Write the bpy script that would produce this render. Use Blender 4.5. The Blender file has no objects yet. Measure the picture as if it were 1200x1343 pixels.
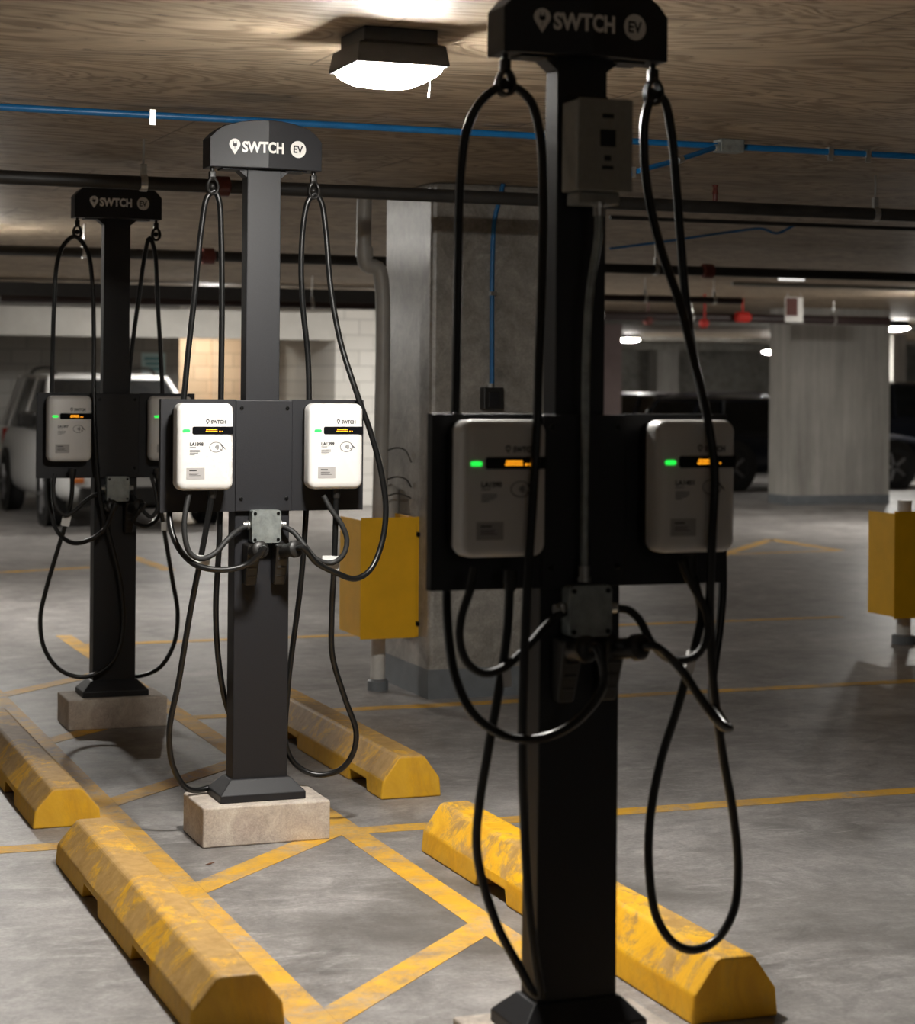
import bpy, bmesh, math, random
from mathutils import Vector, Matrix
random.seed(7)
SC = bpy.context.scene
COL = SC.collection
PI = math.pi

# ------------------------------------------------------------------ camera
FPX, HORIZON, EYE = 2700.0, 498.5, 1.63
YAW, ROLL = math.radians(20.7), math.radians(0.5)
Fv = Vector((math.sin(YAW), math.cos(YAW), 0))
Rv = Vector((math.cos(YAW), -math.sin(YAW), 0))
Zv = Vector((0, 0, 1))
Rr = Rv * math.cos(ROLL) + Zv * math.sin(ROLL)
Ur = Zv * math.cos(ROLL) - Rv * math.sin(ROLL)
EYEV = Vector((0, 0, EYE))
cd = bpy.data.cameras.new('camera')
cam = bpy.data.objects.new('camera', cd)
COL.objects.link(cam)
m = Matrix((Rr, Ur, -Fv)).transposed().to_4x4()
m.translation = EYEV
cam.matrix_world = m
cd.sensor_fit = 'HORIZONTAL'
cd.sensor_width = 36.0
cd.lens = FPX / 1200 * 36
cd.shift_y = -(671.5 - HORIZON) / 1200
cd.clip_start, cd.clip_end = 0.05, 200
cd.dof.use_dof = True
cd.dof.focus_distance = 7.25
cd.dof.aperture_fstop = 4.2
SC.camera = cam

# ------------------------------------------------------------------ world, exposure
w = bpy.data.worlds.new('world')
SC.world = w
w.use_nodes = True
w.node_tree.nodes['Background'].inputs[0].default_value = (0.02, 0.02, 0.02, 1)
w.node_tree.nodes['Background'].inputs[1].default_value = 0.0
SC.view_settings.view_transform = 'Standard'
SC.view_settings.look = 'None'
SC.view_settings.exposure = 0.0
SC.view_settings.gamma = 1.0
LAMP = 490.0          # radiance of a lit luminaire lens


def at(px, py, Y):
    """the point of the plane y = Y seen at a pixel of the photograph"""
    d = Fv + Rr * ((px - 600) / FPX) + Ur * ((HORIZON - py) / FPX)
    return EYEV + d * (Y / d.y)


# ------------------------------------------------------------------ materials
def newmat(name):
    mt = bpy.data.materials.new(name)
    mt.use_nodes = True
    nt = mt.node_tree
    return mt, nt, nt.nodes['Principled BSDF']


def coords(nt, scale=(1, 1, 1), rot=(0, 0, 0), kind='Object'):
    tc = nt.nodes.new('ShaderNodeTexCoord')
    mp = nt.nodes.new('ShaderNodeMapping')
    mp.inputs['Scale'].default_value = scale
    mp.inputs['Rotation'].default_value = rot
    nt.links.new(tc.outputs[kind], mp.inputs[0])
    return mp.outputs[0]


def noise(nt, vec, scale, detail=4, rough=0.6, dist=0.0):
    n = nt.nodes.new('ShaderNodeTexNoise')
    n.inputs['Scale'].default_value = scale
    n.inputs['Detail'].default_value = detail
    n.inputs['Roughness'].default_value = rough
    n.inputs['Distortion'].default_value = dist
    nt.links.new(vec, n.inputs['Vector'])
    return n.outputs['Fac']


def ramp(nt, fac, stops):
    r = nt.nodes.new('ShaderNodeValToRGB')
    e = r.color_ramp.elements
    while len(e) < len(stops):
        e.new(0.5)
    for k, (p, c) in enumerate(stops):
        e[k].position = p
        e[k].color = (*c, 1) if len(c) == 3 else c
    nt.links.new(fac, r.inputs[0])
    return r.outputs[0]


def mix(nt, fac, a, b, mode='MIX'):
    x = nt.nodes.new('ShaderNodeMix')
    x.data_type = 'RGBA'
    x.blend_type = mode
    for sock, v in ((x.inputs[0], fac), (x.inputs[6], a), (x.inputs[7], b)):
        if isinstance(v, (int, float)):
            sock.default_value = v
        elif isinstance(v, tuple):
            sock.default_value = (*v, 1)
        else:
            nt.links.new(v, sock)
    return x.outputs[2]


def bump(nt, b, h, strength=0.2, dist=0.01):
    n = nt.nodes.new('ShaderNodeBump')
    n.inputs['Strength'].default_value = strength
    n.inputs['Distance'].default_value = dist
    nt.links.new(h, n.inputs['Height'])
    nt.links.new(n.outputs[0], b.inputs['Normal'])


def plain(name, color, rough=0.5, metal=0.0, grain=0.0, gscale=60, spec=None, bumpy=0.0):
    mt, nt, b = newmat(name)
    b.inputs['Roughness'].default_value = rough
    b.inputs['Metallic'].default_value = metal
    if spec is not None:
        b.inputs['Specular IOR Level'].default_value = spec
    f = noise(nt, coords(nt), gscale, 4)
    lo = tuple(max(0, c * (1 - grain)) for c in color)
    hi = tuple(c * (1 + grain) for c in color)
    nt.links.new(ramp(nt, f, [(0.3, lo), (0.7, hi)]), b.inputs['Base Color'])
    if bumpy:
        bump(nt, b, f, bumpy, 0.003)
    return mt


def emit(name, color, strength):
    mt, nt, b = newmat(name)
    b.inputs['Base Color'].default_value = (*color, 1)
    b.inputs['Emission Color'].default_value = (*color, 1)
    b.inputs['Emission Strength'].default_value = strength
    return mt


def concrete_colour(nt, lo, mid, hi, sc=1.0):
    v = coords(nt, kind='Object')
    a = noise(nt, v, 1.1 * sc, 9, 0.72, 0.5)
    c1 = ramp(nt, a, [(0.32, lo), (0.52, mid), (0.72, hi)])
    s = noise(nt, coords(nt, (1.2, 3.2, 1.0), (0, 0, 0.5)), 3.2 * sc, 9, 0.75, 1.4)
    c2 = mix(nt, ramp(nt, s, [(0.50, (0, 0, 0)), (0.68, (0.7, 0.7, 0.7))]), c1, hi)
    d = noise(nt, v, 5.5 * sc, 8, 0.75, 0.8)
    c2 = mix(nt, 0.55, c2, ramp(nt, d, [(0.32, (0.22, 0.22, 0.22)), (0.5, (0.5, 0.5, 0.5)), (0.68, (0.78, 0.78, 0.78))]), 'OVERLAY')
    g = noise(nt, v, 70 * sc, 3, 0.7)
    return mix(nt, 0.35, c2, ramp(nt, g, [(0.3, (0.25, 0.25, 0.25)), (0.7, (0.75, 0.75, 0.75))]), 'OVERLAY'), s


def concrete(name, lo, mid, hi, rough=0.7, sc=1.0, b_s=0.15):
    mt, nt, b = newmat(name)
    c, h = concrete_colour(nt, lo, mid, hi, sc)
    nt.links.new(c, b.inputs['Base Color'])
    b.inputs['Roughness'].default_value = rough
    bump(nt, b, noise(nt, coords(nt), 45 * sc, 5, 0.7), b_s, 0.004)
    return mt


FLO, FMI, FHI = (0.150, 0.140, 0.134), (0.250, 0.236, 0.228), (0.39, 0.375, 0.365)


def floor_material():
    mt, nt, b = newmat('floor concrete')
    c, h = concrete_colour(nt, FLO, FMI, FHI)
    # oil and tyre stains
    v = coords(nt, (1, 1, 1))
    st = noise(nt, v, 0.55, 5, 0.6, 0.8)
    c = mix(nt, ramp(nt, st, [(0.56, (0, 0, 0)), (0.70, (0.75, 0.75, 0.75))]), c, (0.075, 0.068, 0.06))
    nt.links.new(c, b.inputs['Base Color'])
    rr = nt.nodes.new('ShaderNodeMapRange')
    rr.inputs[3].default_value = 0.36
    rr.inputs[4].default_value = 0.58
    nt.links.new(h, rr.inputs[0])
    nt.links.new(rr.outputs[0], b.inputs['Roughness'])
    bump(nt, b, noise(nt, coords(nt), 30, 6, 0.7), 0.12, 0.004)
    return mt


def line_material():
    mt, nt, b = newmat('worn yellow floor paint')
    c, _ = concrete_colour(nt, FLO, FMI, FHI)
    y = ramp(nt, noise(nt, coords(nt), 7, 5, 0.7, 0.6), [(0.30, (0.60, 0.31, 0.016)), (0.6, (0.76, 0.41, 0.014)), (0.8, (0.66, 0.42, 0.07))])
    f = noise(nt, coords(nt), 3.4, 12, 0.82, 0.4)
    nt.links.new(mix(nt, ramp(nt, f, [(0.36, (0.92, 0.92, 0.92)), (0.47, (0.35, 0.35, 0.35)), (0.56, (0.04, 0.04, 0.04))]), y, c), b.inputs['Base Color'])
    b.inputs['Roughness'].default_value = 0.6
    bump(nt, b, noise(nt, coords(nt), 40, 6, 0.7), 0.1, 0.003)
    return mt


def ceiling_material():
    mt, nt, b = newmat('board-marked concrete ceiling')
    v = coords(nt, (0.75, 1.9, 1), (0, 0, 0.25))
    # plywood figure: rings of a stretched noise field
    n1 = noise(nt, v, 1.0, 3, 0.6, 1.3)
    mul = nt.nodes.new('ShaderNodeMath')
    mul.operation = 'MULTIPLY'
    mul.inputs[1].default_value = 70.0
    nt.links.new(n1, mul.inputs[0])
    sn = nt.nodes.new('ShaderNodeMath')
    sn.operation = 'SINE'
    nt.links.new(mul.outputs[0], sn.inputs[0])
    rg = nt.nodes.new('ShaderNodeMapRange')
    rg.inputs[1].default_value = -1
    nt.links.new(sn.outputs[0], rg.inputs[0])
    grain = ramp(nt, rg.outputs[0], [(0.0, (0.25, 0.185, 0.122)), (0.4, (0.39, 0.305, 0.212)), (1.0, (0.45, 0.355, 0.25))])
    blot = ramp(nt, noise(nt, coords(nt, (1, 1.6, 1)), 1.4, 6, 0.7, 1.0), [(0.35, (0.36, 0.36, 0.36)), (0.68, (0.62, 0.62, 0.62))])
    c = mix(nt, 0.8, grain, blot, 'OVERLAY')
    fine = noise(nt, coords(nt, (4, 40, 4)), 3, 4, 0.6)
    c = mix(nt, 0.5, c, ramp(nt, fine, [(0.3, (0.4, 0.4, 0.4)), (0.7, (0.6, 0.6, 0.6))]), 'OVERLAY')
    # panel joints
    br = nt.nodes.new('ShaderNodeTexBrick')
    br.inputs['Scale'].default_value = 1.0
    br.inputs['Mortar Size'].default_value = 0.006
    br.inputs['Brick Width'].default_value = 2.44
    br.inputs['Row Height'].default_value = 1.22
    br.inputs['Color1'].default_value = (1, 1, 1, 1)
    br.inputs['Color2'].default_value = (0.86, 0.86, 0.86, 1)
    br.inputs['Mortar'].default_value = (0.35, 0.35, 0.35, 1)
    tc = nt.nodes.new('ShaderNodeTexCoord')
    mp = nt.nodes.new('ShaderNodeMapping')
    mp.inputs['Location'].default_value = (0.55, 0.95, 0)
    nt.links.new(tc.outputs['Object'], mp.inputs[0])
    nt.links.new(mp.outputs[0], br.inputs['Vector'])
    c = mix(nt, 0.75, c, br.outputs['Color'], 'MULTIPLY')
    pit = noise(nt, coords(nt), 16, 2, 0.5)
    c = mix(nt, ramp(nt, pit, [(0.68, (0, 0, 0)), (0.74, (0.6, 0.6, 0.6))]), c, (0.09, 0.07, 0.05))
    nt.links.new(c, b.inputs['Base Color'])
    b.inputs['Roughness'].default_value = 0.62
    bump(nt, b, rg.outputs[0], 0.25, 0.004)
    return mt


def stop_material(name, dirt):
    """yellow painted concrete, rubbed and dirty on the upward faces"""
    mt, nt, b = newmat(name)
    y = ramp(nt, noise(nt, coords(nt), 5, 6, 0.7, 0.8), [(0.3, (0.62, 0.30, 0.005)), (0.55, (0.80, 0.43, 0.006)), (0.8, (0.84, 0.50, 0.02))])
    d = ramp(nt, noise(nt, coords(nt, (1.3, 1, 1)), 5.0, 12, 0.80, 0.35), [(0.52 - dirt * 0.3, (0, 0, 0)), (0.60 - dirt * 0.24, (0.9, 0.9, 0.9))])
    ge = nt.nodes.new('ShaderNodeNewGeometry')
    sx = nt.nodes.new('ShaderNodeSeparateXYZ')
    nt.links.new(ge.outputs['Normal'], sx.inputs[0])
    up = ramp(nt, sx.outputs[2], [(0.20, (0.22, 0.22, 0.22)), (0.5, (0.95, 0.95, 0.95))])
    f = mix(nt, 1.0, d, up, 'MULTIPLY')
    dirtc = ramp(nt, noise(nt, coords(nt), 22, 5, 0.7), [(0.3, (0.27, 0.155, 0.05)), (0.7, (0.46, 0.29, 0.12))])
    c = mix(nt, f, y, dirtc)
    nt.links.new(c, b.inputs['Base Color'])
    b.inputs['Roughness'].default_value = 0.62
    bump(nt, b, noise(nt, coords(nt), 26, 6, 0.7), 0.25, 0.006)
    return mt


def block_material(name, lo, hi):
    mt, nt, b = newmat(name)
    br = nt.nodes.new('ShaderNodeTexBrick')
    br.inputs['Scale'].default_value = 1.0
    br.inputs['Mortar Size'].default_value = 0.008
    br.inputs['Brick Width'].default_value = 0.40
    br.inputs['Row Height'].default_value = 0.20
    br.inputs['Color1'].default_value = (*lo, 1)
    br.inputs['Color2'].default_value = (*hi, 1)
    br.inputs['Mortar'].default_value = (lo[0] * 0.75, lo[1] * 0.75, lo[2] * 0.75, 1)
    v = coords(nt, rot=(PI / 2, 0, 0))
    nt.links.new(v, br.inputs['Vector'])
    nt.links.new(br.outputs['Color'], b.inputs['Base Color'])
    b.inputs['Roughness'].default_value = 0.75
    return mt


M = {}
M['floor'] = floor_material()
M['line'] = line_material()
M['ceiling'] = ceiling_material()
M['column'] = concrete('column concrete', (0.20, 0.185, 0.165), (0.29, 0.272, 0.245), (0.38, 0.36, 0.33), 0.36, 1.4, 0.22)
def streaky():
    mt, nt, b = newmat('vertically streaked concrete')
    f = noise(nt, coords(nt, (3.5, 3.5, 0.25)), 2.0, 8, 0.7, 0.2)
    g = noise(nt, coords(nt), 0.8, 5, 0.6)
    c = mix(nt, 0.4, ramp(nt, f, [(0.3, (0.31, 0.295, 0.27)), (0.55, (0.45, 0.435, 0.40)), (0.75, (0.58, 0.56, 0.53))]), ramp(nt, g, [(0.35, (0.3, 0.3, 0.3)), (0.65, (0.6, 0.6, 0.6))]), 'OVERLAY')
    nt.links.new(c, b.inputs['Base Color'])
    b.inputs['Roughness'].default_value = 0.65
    return mt


M['column2'] = streaky()
M['greypaint'] = plain('grey skirting paint', (0.17, 0.185, 0.20), 0.5, grain=0.12, gscale=9)
M['plinth'] = concrete('plinth concrete', (0.46, 0.40, 0.34), (0.54, 0.47, 0.405), (0.60, 0.53, 0.46), 0.8, 2.0, 0.35)
M['wall'] = concrete('wall concrete', (0.20, 0.19, 0.17), (0.27, 0.26, 0.235), (0.33, 0.32, 0.29), 0.8, 0.6, 0.1)
M['blockwall'] = block_material('painted block wall', (0.70, 0.68, 0.64), (0.78, 0.76, 0.72))
M['greywall'] = block_material('bare block wall', (0.38, 0.37, 0.345), (0.43, 0.42, 0.395))
M['tanwall'] = block_material('tan block wall', (0.62, 0.47, 0.33), (0.70, 0.54, 0.39))
M['header'] = plain('white painted beam', (0.62, 0.605, 0.57), 0.7, grain=0.06, gscale=5)
M['black'] = plain('black powder coat', (0.009, 0.009, 0.0105), 0.5, spec=0.35, grain=0.2, gscale=400, bumpy=0.12)
M['charcoal'] = plain('charcoal powder coat', (0.0135, 0.0135, 0.016), 0.5, spec=0.4, grain=0.2, gscale=400, bumpy=0.12)
M['rubber'] = plain('black cable rubber', (0.007, 0.007, 0.007), 0.33, grain=0.1)
M['leadrubber'] = plain('matt grey-black lead sheath', (0.014, 0.014, 0.014), 0.6, grain=0.1)
M['plastic'] = plain('black plastic', (0.012, 0.011, 0.010), 0.45, grain=0.15)
M['white'] = plain('white plastic cover', (0.66, 0.645, 0.625), 0.38, grain=0.01)
M['print'] = plain('dark grey print', (0.02, 0.02, 0.022), 0.6)
M['lightprint'] = plain('light grey print', (0.12, 0.12, 0.125), 0.6)
M['labelgrey'] = plain('grey sticker', (0.36, 0.345, 0.335), 0.5)
M['vinyl'] = plain('white vinyl', (0.80, 0.78, 0.75), 0.5)
M['glassblack'] = plain('black display glass', (0.006, 0.006, 0.007), 0.12)
M['amber'] = emit('amber display', (1.0, 0.36, 0.012), 1.7)
M['green'] = emit('green status light', (0.02, 1.0, 0.08), 1.1)
M['galv'] = plain('galvanised steel', (0.36, 0.39, 0.38), 0.42, 0.65, grain=0.25, gscale=30)
M['steel'] = plain('zinc plated steel', (0.62, 0.62, 0.60), 0.3, 0.9, grain=0.1)
M['boxgrey'] = plain('grey enclosure paint', (0.27, 0.26, 0.23), 0.55, grain=0.08)
M['screw'] = plain('black screw', (0.01, 0.01, 0.01), 0.3, 0.5)
M['tag'] = plain('white paper tag', (0.75, 0.74, 0.72), 0.6)
M['stopA'] = stop_material('yellow kerb paint dirty', 0.42)
M['stopB'] = stop_material('yellow kerb paint', 0.12)
M['yellowbox'] = plain('yellow steel guard', (0.84, 0.44, 0.006), 0.5, grain=0.08, gscale=6)
M['blue'] = plain('blue conduit', (0.007, 0.13, 0.34), 0.38, grain=0.12, gscale=14)
M['pipeblack'] = plain('black sprinkler pipe', (0.022, 0.020, 0.018), 0.5, grain=0.3, gscale=12)
M['pipered'] = plain('dark red sprinkler pipe', (0.020, 0.008, 0.007), 0.5, grain=0.25, gscale=12)
M['coupling'] = plain('dark red pipe coupling', (0.13, 0.025, 0.018), 0.4, grain=0.2)
M['red'] = plain('bright red paint', (0.50, 0.016, 0.008), 0.7, grain=0.1)
M['pvc'] = plain('grey painted drain pipe', (0.34, 0.325, 0.30), 0.4, grain=0.1, gscale=8)
M['pvcwhite'] = plain('white drain pipe', (0.62, 0.61, 0.58), 0.4, grain=0.06)
M['housing'] = plain('dark bronze lamp housing', (0.045, 0.045, 0.047), 0.5, grain=0.1)
M['lens'] = emit('lit lens', (1.0, 0.965, 0.90), LAMP)
M['lenslobby'] = emit('lit lobby lens', (1.0, 0.93, 0.80), 180.0)
M['lensweak'] = emit('weaker lit lens', (1.0, 0.965, 0.90), 340.0)
M['lensfill'] = emit('added fill lens', (1.0, 0.95, 0.88), 75.0)  # glow of the added fill lamp behind the camera
M['lensdim'] = emit('lit tube', (1.0, 0.97, 0.92), 0.9)
M['duct'] = plain('dark duct', (0.03, 0.028, 0.027), 0.6, grain=0.2, gscale=5)
M['carwhite'] = plain('white car paint', (0.66, 0.66, 0.65), 0.25, spec=0.6)
M['cardark'] = plain('dark car paint', (0.012, 0.014, 0.02), 0.25)
M['carpurple'] = plain('dark plum car paint', (0.035, 0.03, 0.045), 0.3)
M['carglass'] = plain('tinted car glass', (0.008, 0.009, 0.010), 0.08)
M['tyre'] = plain('tyre rubber', (0.012, 0.012, 0.012), 0.8)
M['alloy'] = plain('alloy wheel', (0.35, 0.35, 0.36), 0.35, 0.8)
M['headlight'] = plain('clear lamp cover', (0.70, 0.72, 0.74), 0.15)
M['taillight'] = plain('red lamp cover', (0.60, 0.03, 0.02), 0.2)
M['orange'] = plain('orange lamp cover', (0.75, 0.22, 0.05), 0.25)
M['teal'] = plain('pale teal sign', (0.62, 0.82, 0.84), 0.5)
M['tealdark'] = plain('dark teal print', (0.10, 0.36, 0.42), 0.5)
M['pinkcol'] = plain('pinkish column paint', (0.30, 0.22, 0.21), 0.7, grain=0.1, gscale=3)
M['debris'] = plain('dry leaf', (0.16, 0.06, 0.025), 0.8)


# ------------------------------------------------------------------ mesh helpers
class MB:
    def __init__(self):
        self.bm = bmesh.new()

    def box(self, x0, x1, y0, y1, z0, z1, bev=0.0, seg=2):
        r = bmesh.ops.create_cube(self.bm, size=1.0)
        vs = r['verts']
        for v in vs:
            v.co = Vector(((x0 + x1) / 2 + v.co.x * (x1 - x0), (y0 + y1) / 2 + v.co.y * (y1 - y0), (z0 + z1) / 2 + v.co.z * (z1 - z0)))
        if bev:
            es = list({e for v in vs for e in v.link_edges})
            bmesh.ops.bevel(self.bm, geom=es, offset=bev, segments=seg, profile=0.5, affect='EDGES')
        return self

    def hexa(self, pts):
        """eight corners: bottom ring of 4 then top ring of 4"""
        v = [self.bm.verts.new(p) for p in pts]
        for f in ((3, 2, 1, 0), (4, 5, 6, 7), (0, 1, 5, 4), (1, 2, 6, 5), (2, 3, 7, 6), (3, 0, 4, 7)):
            self.bm.faces.new([v[i] for i in f])
        return self

    def rings(self, rings, cap=True, closed=True):
        rv = [[self.bm.verts.new(p) for p in r] for r in rings]
        n = len(rv[0])
        for a, b in zip(rv, rv[1:]):
            for i in range(n if closed else n - 1):
                j = (i + 1) % n
                self.bm.faces.new((a[i], a[j], b[j], b[i]))
        if cap:
            self.bm.faces.new(rv[0][::-1])
            self.bm.faces.new(rv[-1])
        return self

    def cyl(self, p0, p1, r0, r1=None, n=16, cap=True):
        r1 = r0 if r1 is None else r1
        p0, p1 = Vector(p0), Vector(p1)
        d = (p1 - p0).normalized()
        a = d.orthogonal().normalized()
        b = d.cross(a)
        return self.rings([[p + (a * math.cos(t) + b * math.sin(t)) * r for t in [2 * PI * k / n for k in range(n)]] for p, r in ((p0, r0), (p1, r1))], cap)

    def stack(self, p0, axis, prof, n=20):
        """lathe: prof = [(distance along axis, radius)...]"""
        p0, d = Vector(p0), Vector(axis).normalized()
        a = d.orthogonal().normalized()
        b = d.cross(a)
        return self.rings([[p0 + d * s + (a * math.cos(t) + b * math.sin(t)) * r for t in [2 * PI * k / n for k in range(n)]] for s, r in prof], True)

    def tube(self, pts, r, n=10, step=0.02, smooth=True):
        pts = [Vector(p) for p in pts]
        if smooth and len(pts) > 2:
            P = [pts[0] * 2 - pts[1]] + pts + [pts[-1] * 2 - pts[-2]]
            out = []
            for i in range(1, len(P) - 2):
                p0, p1, p2, p3 = P[i - 1:i + 3]
                k = max(3, int((p2 - p1).length / step))
                t0 = 0.0
                t1 = t0 + max(1e-4, (p1 - p0).length) ** 0.5
                t2 = t1 + max(1e-4, (p2 - p1).length) ** 0.5
                t3 = t2 + max(1e-4, (p3 - p2).length) ** 0.5
                for j in range(k):
                    t = t1 + (t2 - t1) * j / k
                    A1 = p0 * ((t1 - t) / (t1 - t0)) + p1 * ((t - t0) / (t1 - t0))
                    A2 = p1 * ((t2 - t) / (t2 - t1)) + p2 * ((t - t1) / (t2 - t1))
                    A3 = p2 * ((t3 - t) / (t3 - t2)) + p3 * ((t - t2) / (t3 - t2))
                    B1 = A1 * ((t2 - t) / (t2 - t0)) + A2 * ((t - t0) / (t2 - t0))
                    B2 = A2 * ((t3 - t) / (t3 - t1)) + A3 * ((t - t1) / (t3 - t1))
                    out.append(B1 * ((t2 - t) / (t2 - t1)) + B2 * ((t - t1) / (t2 - t1)))
            out.append(pts[-1])
            pts = out
        tan = []
        for i in range(len(pts)):
            a = pts[max(0, i - 1)]
            b = pts[min(len(pts) - 1, i + 1)]
            d = b - a
            tan.append(d.normalized() if d.length > 1e-7 else Vector((0, 0, 1)))
        u = tan[0].orthogonal().normalized()
        rings = []
        for p, d in zip(pts, tan):
            u = (u - d * u.dot(d)).normalized()
            v = d.cross(u)
            rings.append([p + (u * math.cos(2 * PI * k / n) + v * math.sin(2 * PI * k / n)) * r for k in range(n)])
        return self.rings(rings, True)

    def prism(self, outline, axis, a, b):
        """outline in the two other axes (x,z for 'y'; x,y for 'z'; y,z for 'x'), swept from a to b"""
        def pt(u, v, s):
            return {'y': (u, s, v), 'z': (u, v, s), 'x': (s, u, v)}[axis]
        return self.rings([[pt(u, v, a) for u, v in outline], [pt(u, v, b) for u, v in outline]])

    def build(self, name, mat, parent=None, smooth=False, bevel=0.0, loc=None):
        bmesh.ops.recalc_face_normals(self.bm, faces=self.bm.faces)
        me = bpy.data.meshes.new(name)
        self.bm.to_mesh(me)
        self.bm.free()
        o = bpy.data.objects.new(name, me)
        COL.objects.link(o)
        me.materials.append(M[mat] if isinstance(mat, str) else mat)
        if smooth:
            me.shade_smooth()
            if smooth != 'all':
                me.set_sharp_from_angle(angle=math.radians(38))
        if bevel:
            bv = o.modifiers.new('bevel', 'BEVEL')
            bv.width = bevel
            bv.segments = 2
            bv.limit_method = 'ANGLE'
        if parent:
            o.parent = parent
        if loc:
            o.location = loc
        return o


def tag(o, label=None, cat=None, group=None, kind=None):
    if label:
        o['label'] = label
    if cat:
        o['category'] = cat
    if group:
        o['group'] = group
    if kind:
        o['kind'] = kind
    return o


def empty(name, loc, label, cat, group=None):
    o = bpy.data.objects.new(name, None)
    o.empty_display_size = 0.1
    COL.objects.link(o)
    o.location = loc
    return tag(o, label, cat, group)


def struct(mb, name, mat, bevel=0.0):
    return tag(mb.build(name, mat, bevel=bevel), kind='structure')


def rrect(w, h, r, n=6):
    out = []
    for cx, cy, a0 in ((w / 2 - r, h / 2 - r, 0), (-w / 2 + r, h / 2 - r, PI / 2), (-w / 2 + r, -h / 2 + r, PI), (w / 2 - r, -h / 2 + r, 1.5 * PI)):
        for k in range(n + 1):
            t = a0 + PI / 2 * k / n
            out.append((cx + r * math.cos(t), cy + r * math.sin(t)))
    return out


def text_into(mb, s, size, cx, cz, y, bold=0.0, fn=None, width=None, depth=0.0008):
    """lettering facing -y, centred at (cx, cz); fn(x) shifts it to follow a curved face"""
    cu = bpy.data.curves.new('lettering', 'FONT')
    cu.body = s
    cu.size = size
    cu.offset = bold
    cu.align_x = 'CENTER'
    cu.align_y = 'CENTER'
    cu.resolution_u = 3
    to = bpy.data.objects.new('lettering', cu)
    COL.objects.link(to)
    dg = bpy.context.evaluated_depsgraph_get()
    me = bpy.data.meshes.new_from_object(to.evaluated_get(dg))
    bpy.data.objects.remove(to)
    xs = [v.co.x for v in me.vertices]
    ys = [v.co.y for v in me.vertices]
    mx, my = (max(xs) + min(xs)) / 2, (max(ys) + min(ys)) / 2
    k = width / (max(xs) - min(xs)) if width else 1.0
    vs = []
    for v in me.vertices:
        x = cx + (v.co.x - mx) * k
        vs.append(mb.bm.verts.new((x, y + (fn(x) if fn else 0), cz + (v.co.y - my))))
    for p in me.polygons:
        try:
            mb.bm.faces.new([vs[i] for i in p.vertices][::-1])
        except ValueError:
            pass
    bpy.data.meshes.remove(me)
    return mb


def flat(mb, pts, y, fn=None):
    v = [mb.bm.verts.new((x, y + (fn(x) if fn else 0), z)) for x, z in pts]
    mb.bm.faces.new(v)
    return mb


def ring_flat(mb, outer, inner, y, fn=None):
    n = len(outer)
    a = [mb.bm.verts.new((x, y + (fn(x) if fn else 0), z)) for x, z in outer]
    b = [mb.bm.verts.new((x, y + (fn(x) if fn else 0), z)) for x, z in inner]
    for i in range(n):
        j = (i + 1) % n
        mb.bm.faces.new((a[i], a[j], b[j], b[i]))
    return mb


def pin_outline(cx, cz, w, h, n=18):
    """map-pin drop with its point at the bottom"""
    r = w / 2
    zc = cz + h / 2 - r
    zt = cz - h / 2
    a = math.asin(min(0.95, r / (zc - zt)))
    out = [(cx, zt)]
    for k in range(n + 1):
        t = -a + (PI + 2 * a) * k / n
        out.append((cx + r * math.cos(t), zc + r * math.sin(t)))
    return out


def ellipse(cx, cz, a, b, n=24):
    return [(cx + a * math.cos(2 * PI * k / n), cz + b * math.sin(2 * PI * k / n)) for k in range(n)]


# ------------------------------------------------------------------ structure
CEIL = 2.64
XL, XR, YN, YB, YF, XS = -9.0, 36.0, -6.0, 25.0, 48.0, 10.5
fl = MB().box(XL, XR, YN, YF, -0.2, 0.0)
floor = struct(fl, 'floor', 'floor')
ce = MB().box(XL, XR, YN, YF, CEIL, CEIL + 0.2)
struct(ce, 'ceiling', 'ceiling')
struct(MB().box(XL - 0.2, XL, YN, YF, 0, CEIL), 'wall_left', 'wall')
struct(MB().box(XR, XR + 0.2, YN, YF, 0, CEIL), 'wall_right', 'wall')
struct(MB().box(XL, XR, YN - 0.2, YN, 0, CEIL), 'wall_front', 'wall')
struct(MB().box(XS, XR, YF, YF + 0.2, 0, CEIL), 'wall_back', 'wall')
struct(MB().box(XS - 0.2, XS, YB + 0.2, YF, 0, CEIL), 'wall_side', 'wall')
# the nearer back wall: painted blocks at right, a recess under a white beam at left with a doorway to a tan lobby
def pxX(px, Y):
    return at(px, 498, Y).x


YR = 28.2
XW = 7.88
DX0, DX1, DZ = pxX(235, YR), pxX(330, YR), 2.3
struct(MB().box(XW, XS, YB + 0.3, YB + 0.5, 0, CEIL), 'wall_back_right', 'blockwall')
struct(MB().box(XW, XW + 0.2, YB + 0.5, YR, 0, CEIL), 'wall_back_return', 'blockwall')
struct(MB().box(XL, DX0, YR, YR + 0.2, 0, CEIL), 'wall_back_left', 'greywall')
struct(MB().box(DX1, XW + 0.2, YR, YR + 0.2, 0, CEIL), 'wall_back_middle', 'blockwall')
struct(MB().box(DX0, DX1, YR, YR + 0.2, DZ, CEIL), 'wall_back_lintel', 'blockwall')
struct(MB().box(5.0, 9.0, YR + 2.0, YR + 2.2, 0, CEIL), 'wall_lobby_back', 'tanwall')
struct(MB().box(4.8, 5.0, YR + 0.2, YR + 2.2, 0, CEIL), 'wall_lobby_left', 'tanwall')
struct(MB().box(9.0, 9.2, YR + 0.2, YR + 2.2, 0, CEIL), 'wall_lobby_right', 'tanwall')
struct(MB().box(pxX(278, YR + 1.9), pxX(288, YR + 1.9), YR + 1.9, YR + 2.0, 0, CEIL), 'trim_7', 'tanwall')
struct(MB().box(XL, XW + 0.02, YB + 0.28, YB + 0.6, 2.13, 2.48), 'trim_1', 'header')
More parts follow.
